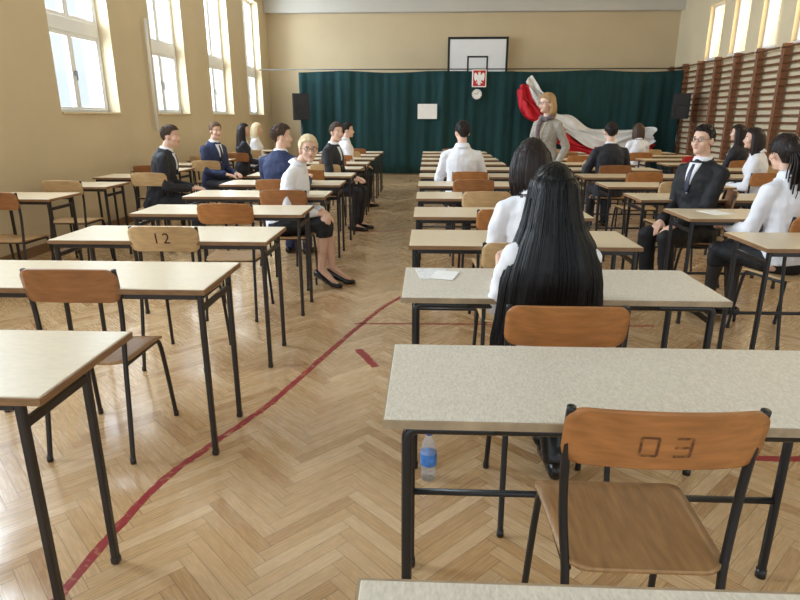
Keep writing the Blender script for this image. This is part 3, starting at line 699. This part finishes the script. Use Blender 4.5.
person('blonde woman in glasses and white blouse, legs crossed, turned to look at camera', -1.25, 5.08, -100, fem=True, sc=.97, vox=.0062, hair='h_blond', vol=1.11, fringe=.10, dyaw=1,
       hairadd=[('bun', (0,-.095,-.02), (.052,.042,.052))], top='blouse', bot='skirt', inf=.012, hem=.30, tights=False, glasses=True, lean=22, hyaw=-56, hpit=0,
       wrR=(.055,.34,.63), wrL=(-.045,.355,.64), hdR=(-.6,.55,-.2), hdL=(.6,.55,-.2), epR=(.5,-.7,-.4), epL=(-.5,-.7,-.4), anR=(.03,.36,.15), anL=(-.045,.43,.15), heel=.07, tdL=(-.25,1,0), tdR=(.25,1,0), kpR=(-.12,1,.8), kpL=(.12,1,.9), curl=.8)
person('man in navy jacket seated behind the blonde woman, head turned to the aisle', -1.46, 5.92, -15, hair='h_brown', top='jacket', topc='c_navy', botc='c_navy', hyaw=-60, lean=8, wrR=(.14,.38,.79), wrL=(-.14,.38,.79))
person('young man in dark suit beside the aisle, third figure back on the left', -1.26, 7.80, -105, hair='h_brown', top='jacket', topc='c_char', botc='c_char', hyaw=-30, lean=8)
person('student in white shirt far down the left side of the aisle', -1.34, 9.70, -70, hair='h_dark', top='shirt', botc='c_black', sc=.97, hyaw=-20, lean=6)
person('dark-suited man nearest the tall windows, sitting sideways to the right', -2.96, 6.55, -75, hair='h_brown', top='jacket', topc='c_char', botc='c_char', hyaw=-15, lean=14, wrR=(.10,.35,.65), wrL=(-.06,.37,.65))
person('second suited man by the windows, facing into the hall', -3.0, 8.42, -115, hair='h_fair', top='jacket', topc='c_navy', botc='c_char', hyaw=-15, lean=8)
person('girl with long dark hair seated far back by the windows', -3.12, 10.22, -60, fem=True, hair='h_dark', vol=1.1, hairadd=[('drape', [(1.29,0,0,.05,.06,.03),(1.24,0,-.01,.088,.095,.02),(1.1,0,-.02,.10,.11,.01),(.95,0,-.04,.13,.1,.02),(.85,0,-.05,.12,.07,0)], .03)], top='jacket', topc='c_char', bot='skirt', hyaw=-20)
person('fair-haired girl in white blouse, farthest person by the windows', -3.15, 11.14, -80, fem=True, hair='h_blond', vol=1.1, hairadd=[('drape', bob(1.29, 1.04, .1), .02)], top='blouse', bot='skirt', hyaw=-10)
person('dark-haired young man in white shirt, seen from behind right of the aisle', .38, 6.82, 0, hair='h_dark', top='shirt', botc='c_black', sc=1.02, hyaw=15, lean=4, wrR=(.2,.36,.79), wrL=(-.18,.36,.79))
person('woman standing in grey blazer and scarf between the desk rows, short blonde hair', 1.38, 7.25, 138, fem=True, stand=True, sc=.95, hs=.95, hair='h_dblond', vol=1.12, fringe=.12, dyaw=1, hairadd=[('drape', [(1.265,0,.0,.06,.07,.03),(1.22,0,-.012,.086,.092,.0),(1.16,0,-.018,.092,.10,-.01),(1.11,0,-.024,.090,.094,-.02),(1.08,0,-.03,.072,.075,-.03)], .02, 160, 40, .08)], top='jacket', inf=.010, topc='c_grey', botc='c_black', under='c_beige', scarf=True, glasses=True, wrR=(.15,.20,.97), wrL=(-.20,.10,.88), epR=(.5,-1,-.2), epL=(-.5,-1,-.2), hyaw=-22, lean=3, anR=(.07,0,.085), anL=(-.07,.02,.085), tie=False)
person('man in dark suit seen from behind, right of the standing woman', 2.28, 7.78, 0, hair='h_dark', top='jacket', topc='c_char', botc='c_char', lean=6, wrR=(.2,.36,.79), wrL=(-.2,.36,.79))
person('young man in dark suit, tie and glasses, turned towards the aisle on the right', 2.19, 4.97, 118, vox=.0065, hair='h_dark', vol=1.06, top='jacket', topc='c_black', botc='c_black', glasses=True, hyaw=8, hpit=-3, lean=2, wrR=(.08,.30,.60), wrL=(-.09,.32,.60))
person('woman with dark tied-back hair and white blouse, back turned, at right edge', 2.31, 3.90, 18, fem=True, vox=.0075, hair='h_dark', vol=1.14, hs=1, hyaw=-16, hairadd=[('bun', (0,-.095,.03), (.055,.05,.055)), ('tail', [V((0,-.11,.03)),V((.01,-.155,-.04)),V((.015,-.155,-.13)),V((.02,-.145,-.24)),V((.02,-.14,-.32))], .042)], top='blouse', bot='skirt', hem=.3, heel=.04, anR=(-.02,.34,.125), anL=(-.16,.40,.125), kpR=(-.2,1,.8), kpL=(-.2,1,.8), lean=10, wrR=(.1,.36,.66), wrL=(-.12,.36,.68))
person('girl with dark hair and white blouse, seated beyond the suited young man', 3.62, 6.78, 55, fem=True, hair='h_dark', vol=1.12, hairadd=[('drape', bob(1.29, 1.0, .1), .03)], top='blouse', bot='skirt', hyaw=20, lean=10)
person('dark-haired girl in dark jacket, seated near the wall bars', 4.30, 8.70, 40, fem=True, hair='h_dark', vol=1.12, hairadd=[('drape', bob(1.29, .95, .105), .03)], top='jacket', topc='c_char', bot='skirt', hyaw=20)
person('student in white shirt seated far back below the draped flag', 3.55, 10.62, 0, fem=True, hair='h_brown', vol=1.1, hairadd=[('drape', bob(1.29, 1.05, .1), .02)], top='blouse', bot='skirt')

# ------------------------------------------------------------------ far end of the hall
YC = 15.45
bm = B(); x0, x1 = -3.16, 6.02; n = 460; rs = []
def cz(x): return 2.46+.015*math.sin(x*2.1)-.02*abs(math.sin(x*1.57))
def cyv(x, f):
    am = .35+1.0*abs(noise.noise(V((x*.7, 0, 3))))*1.6
    return YC+(.03+.03*f)*am*math.sin(x*10+3.2*noise.noise(V((x*.9, 0, 0)))+f*.5)+.018*am*math.sin(x*27+2*noise.noise(V((x*2, 5, 0)))+f)+.03*noise.noise(V((x*1.3, f*1.2, 9)))
vt = [[bm.verts.new((x0+(x1-x0)*i/n, cyv(x0+(x1-x0)*i/n, f), .03+(cz(x0+(x1-x0)*i/n)-.03)*(1-f))) for i in range(n+1)] for f in [q/8 for q in range(9)]]
for a, b in zip(vt[:-1], vt[1:]):
    for i in range(n): bm.faces.new((a[i], a[i+1], b[i+1], b[i]))
cur = tag(obj('curtain', bm, MT['curtain'], None, True), 'wide dark green curtain hung across the far end of the hall', 'curtain')
cur.modifiers.new('thickness', 'SOLIDIFY').thickness = .006
bm = B(); tube(bm, [(XL,YC,2.5),(XR,YC,2.5)], .012, 8); tag(obj('curtain_rail', bm, MT['steelb'], None, True), 'thin dark rail carrying the green curtain from wall to wall', 'curtain rail')
t = thing('basketball_backboard', 'white basketball backboard with black outline above the green curtain', 'backboard', (1.22, 16.2, 2.3))
bm = B(); box(bm, (0,0,.5), (1.5,.04,1.0), .006); obj('board', bm, MT['board'], t)
bm = B()
def outline(bm, w, h, zc, tk, y):
    for s in (-1,1):
        box(bm, (s*(w/2-tk/2), y, zc), (tk,.012,h)); box(bm, (0, y, zc+s*(h/2-tk/2)), (w-2*tk,.012,tk))
outline(bm, 1.5, 1.0, .5, .055, -.022); obj('border', bm, MT['black'], t)
bm = B(); outline(bm, .52, .4, .36, .04, -.022); obj('target_square', bm, MT['black'], t)
for s in (-1,1):
    bm = B(); box(bm, (s*.4, .109, .5), (.06,.18,.06)); obj('bracket', bm, MT['steel'], t)
t = thing('national_emblem', 'framed red national emblem with crowned white eagle above the clock', 'emblem', (1.21, 15.335, 2.09))
bm = B(); box(bm, (0,0,.195), (.34,.03,.40), .006); obj('frame', bm, MT['paper'], t)
bm = B(); box(bm, (0,-.017,.195), (.29,.008,.35)); obj('red_field', bm, MT['red_em'], t)
half = [(0,.40),(.05,.42),(.10,.40),(.15,.36),(.09,.34),(.09,.27),(.15,.22),(.26,.36),(.36,.40),(.44,.30),(.45,.10),(.41,-.08),(.33,-.22),(.25,-.12),(.17,-.16),(.20,-.26),(.30,-.36),(.18,-.35),(.11,-.28),(.12,-.42),(.06,-.50),(0,-.46)]
bm = B(); pts = half+[(-a, b) for a, b in reversed(half[1:-1])]
vs = [bm.verts.new((a*.28, -.0225, .195+b*.32)) for a, b in pts]; f = bm.faces.new(vs); r_ = bmesh.ops.extrude_face_region(bm, geom=[f])
for g in r_['geom']:
    if isinstance(g, bmesh.types.BMVert): g.co.y -= .006
obj('eagle', bm, MT['flagw'], t)
bm = B(); box(bm, (0,-.026,.335), (.05,.008,.014)); [box(bm, (q*.02,-.026,.347), (.01,.008,.018)) for q in (-1,0,1)]; obj('crown', bm, MT['gold'], t)
t = thing('wall_clock', 'round white wall clock hanging just below the red emblem', 'clock', (1.165, 15.33, 1.925))
bm = B(); loft(bm, [ring(V((0,y,0)), V((r,0,0)), V((0,0,r)), 32) for y, r in ((.03,.13),(-.012,.135),(-.02,.125),(-.008,.118))]); obj('case', bm, MT['black'], t, False)
bm = B(); loft(bm, [ring(V((0,y,0)), V((.117,0,0)), V((0,0,.117)), 32) for y in (-.004,-.010)]); obj('dial', bm, MT['paper'], t)
bm = B(); [box(bm, (.098*math.sin(a*PI/6), -.011, .098*math.cos(a*PI/6)), (.012,.004,.012)) for a in range(12)]; obj('hour_marks', bm, MT['black'], t)
for nm, ang, ln in (('hour_hand', -75, .06), ('minute_hand', 35, .09)):
    bm = B(); tube(bm, [(0,-.014,0),(ln*math.sin(R(ang)),-.014,ln*math.cos(R(ang)))], .005, 6); obj(nm, bm, MT['black'], t)
bm = B(); box(bm, (-.02,15.345,1.53), (.47,.006,.35)); tag(obj('notice_sheet', bm, MT['paper']), 'blank white sheet pinned to the green curtain left of the emblem', 'sheet of paper')
t = thing('draped_flag', 'white and red flag swagged across the right half of the green curtain', 'flag', (0, 15.3, 0))
def P(px, py): return (px-428)/40.4, 1.40+(117-py)/40.0
up_ = [(525,80),(535,91),(545,103),(553,113),(566,117),(584,126),(604,131),(626,126),(648,128)]
md_ = [(521,88),(527,99),(537,110),(546,119),(560,130),(579,142),(602,148),(626,146),(648,143)]
lo_ = [(514,90),(516,107),(525,120),(536,128),(552,140),(572,153),(600,158),(624,155),(647,151)]
def band(nm, A, Bq, m, ph):
    bm = B(); A = smooth_path([V((*P(*q),0)) for q in A], 3); Bq = smooth_path([V((*P(*q),0)) for q in Bq], 3); rows = []
    for i, (a, b) in enumerate(zip(A, Bq)):
        row = []
        for j in range(25):
            f = j/24; p = a*(1-f)+b*f+V((.03*math.sin(f*9+i*.2), .04*math.sin(i*.4+j*.2), 0)); row.append(bm.verts.new((p.x, -.08-.07*math.sin(f*16+ph+i*.10)-.09*noise.noise(V((i*.24, f*7, ph))), p.y)))
        rows.append(row)
    for a, b in zip(rows[:-1], rows[1:]):
        for j in range(24): bm.faces.new((a[j], a[j+1], b[j+1], b[j]))
    o = obj(nm, bm, m, t, True); o.modifiers.new('thickness', 'SOLIDIFY').thickness = .004
band('white_band', up_, md_, MT['flagw'], 0); band('red_band', md_, lo_, MT['flagr'], 1.2)
def speaker(x, y, zb, rz, l1, l2, sc=1):
    s = thing('speaker_stand', l2, 'speaker stand', (x,y,0), rz, 'loudspeaker stands')
    bm = B(); tube(bm, [(0,0,.35),(0,0,zb)], .018, 10); obj('pole', bm, MT['steelb'], s, True)
    for q in range(3):
        a = q*2*PI/3+.5; bm = B(); tube(bm, [(0,0,.62),(.42*math.cos(a),.42*math.sin(a),.012)], .012, 8); obj('leg', bm, MT['steelb'], s, True)
    k = thing('loudspeaker', l1, 'loudspeaker', (x,y,zb), rz, 'loudspeakers'); k.scale = (sc,sc,sc)
    bm = B()
    loft(bm, [[V((-.2,-.17,z)),V((.2,-.17,z)),V((.15,.17,z)),V((-.15,.17,z))] for z in (0,.6)]); obj('cabinet', bm, MT['black'], k)
    bm = B(); box(bm, (0,-.175,.3), (.36,.015,.54), .006); obj('grille', bm, MT['mesh_b'], k)
    bm = B(); loft(bm, [ring(V((0,yy,.2)), V((r,0,0)), V((0,0,r)), 24) for yy, r in ((-.178,.14),(-.19,.14),(-.186,.12))]); obj('woofer_ring', bm, MT['black'], k)
speaker(-3.0, 14.8, 1.33, .2, 'black loudspeaker on stand at left end of the green curtain', 'black tripod stand under the left loudspeaker by the windows')
speaker(5.65, 14.4, 1.36, -.3, 'black loudspeaker on stand beside the wall bars', 'black tripod stand under the right loudspeaker by the wall bars', .9)
NB = 8; bw = .84
for k in range(NB):
    y0 = YF-.1-bw*(k+1)
    t = thing('wall_bars', 'brown wooden gymnastic wall bar bay, %s from the far corner' % ORD[k], 'wall bars', (XR-.03, y0+bw/2, 0), 0, 'wall bars along the right wall')
    for s in (-1,1):
        bm = B(); box(bm, (-.07, s*(bw/2-.025), 1.3), (.12,.035,2.6), .006); obj('post', bm, MT['wood_post'], t)
    for q in range(20):
        bm = B(); z = .2+q*.1225; xx = -.1 if q < 19 else -.17
        tube(bm, [(xx,-bw/2+.04,z),(xx,bw/2-.04,z)], .018, 8); obj('rung', bm, MT['wood_bar'], t, True)
bm = B(); tube(bm, [(XL+.06, 9.2, 1.2),(XL+.06, 9.2, 2.75)], .022, 10)
tag(obj('wall_pipe', bm, MT['white'], None, True), 'white vertical pipe on the wall between the first two tall windows', 'pipe')

# ------------------------------------------------------------------ small things
t = thing('water_bottle', 'clear plastic water bottle with blue label standing on the parquet under the desk', 'bottle', (.02, 2.12, 0))
bm = B(); lathe(bm, [(.026,0),(.031,.006),(.032,.03),(.030,.04),(.032,.05),(.032,.125),(.029,.15),(.018,.182),(.0125,.192),(.0125,.205)], n=24); obj('bottle_body', bm, MT['bottle'], t, True)
bm = B(); lathe(bm, [(.0328,.068),(.0330,.070),(.0330,.118),(.0328,.12)], n=24); obj('bottle_label', bm, MT['lblue'], t, True)
bm = B(); lathe(bm, [(.0145,.2),(.015,.202),(.015,.216),(.0135,.219)], n=20); obj('cap', bm, MT['blue'], t, True)
def sheet_paper(x, y, z, rz, w, d, label, m='paper'):
    bm = B(); box(bm, (0,0,.001), (w,d,.002)); o = tag(obj('paper_sheet', bm, MT[m]), label, 'sheet of paper', 'papers lying on desks'); o.location = (x,y,z); o.rotation_euler = (0,0,R(rz))
sheet_paper(.03, YR[2]+.36, DH, 8, .13, .17, 'small printed paper on the far left of the long-haired girl\'s desk', 'printed')
sheet_paper(.08, YR[2]+.33, DH+.002, -14, .10, .14, 'smaller blank paper overlapping the printed one on the long-haired girl\'s desk')
sheet_paper(2.05, YR[4]+.28, DH, 15, .15, .21, 'white paper on the desk in front of the suited young man')

# ------------------------------------------------------------------ light, camera
w = bpy.data.worlds.new('overcast_sky'); S.world = w; w.use_nodes = True
bg = w.node_tree.nodes.get('Background') or w.node_tree.nodes.new('ShaderNodeBackground')
bg.inputs[0].default_value = (.85,.935,1,1); bg.inputs[1].default_value = 1.4
def area(name, loc, rot, sx, sy, e, col):
    l = bpy.data.lights.new(name, 'AREA'); l.shape = 'RECTANGLE'; l.size = sx; l.size_y = sy; l.energy = e; l.color = col
    o = bpy.data.objects.new(name, l); link(o); o.location = loc; o.rotation_euler = rot
for a, b in LW: area('window_daylight', (XL-.75, (a+b)/2, 2.9), (0, R(-80), 0), 2.4, 1.3, 265, (.82,.92,1))
for a, b in RW: area('window_daylight', (XR+.6, (a+b)/2, 3.2), (0, R(72), 0), 1.1, .7, 55, (.93,.97,1))
cam = bpy.data.cameras.new('camera'); cam.sensor_width = 36; cam.lens = 27; cam.clip_start = .02
co = bpy.data.objects.new('camera', cam); link(co); co.location = (0,0,1.40); co.rotation_euler = (R(90-16.96), 0, R(2.56)); S.camera = co
S.view_settings.view_transform = 'Standard'
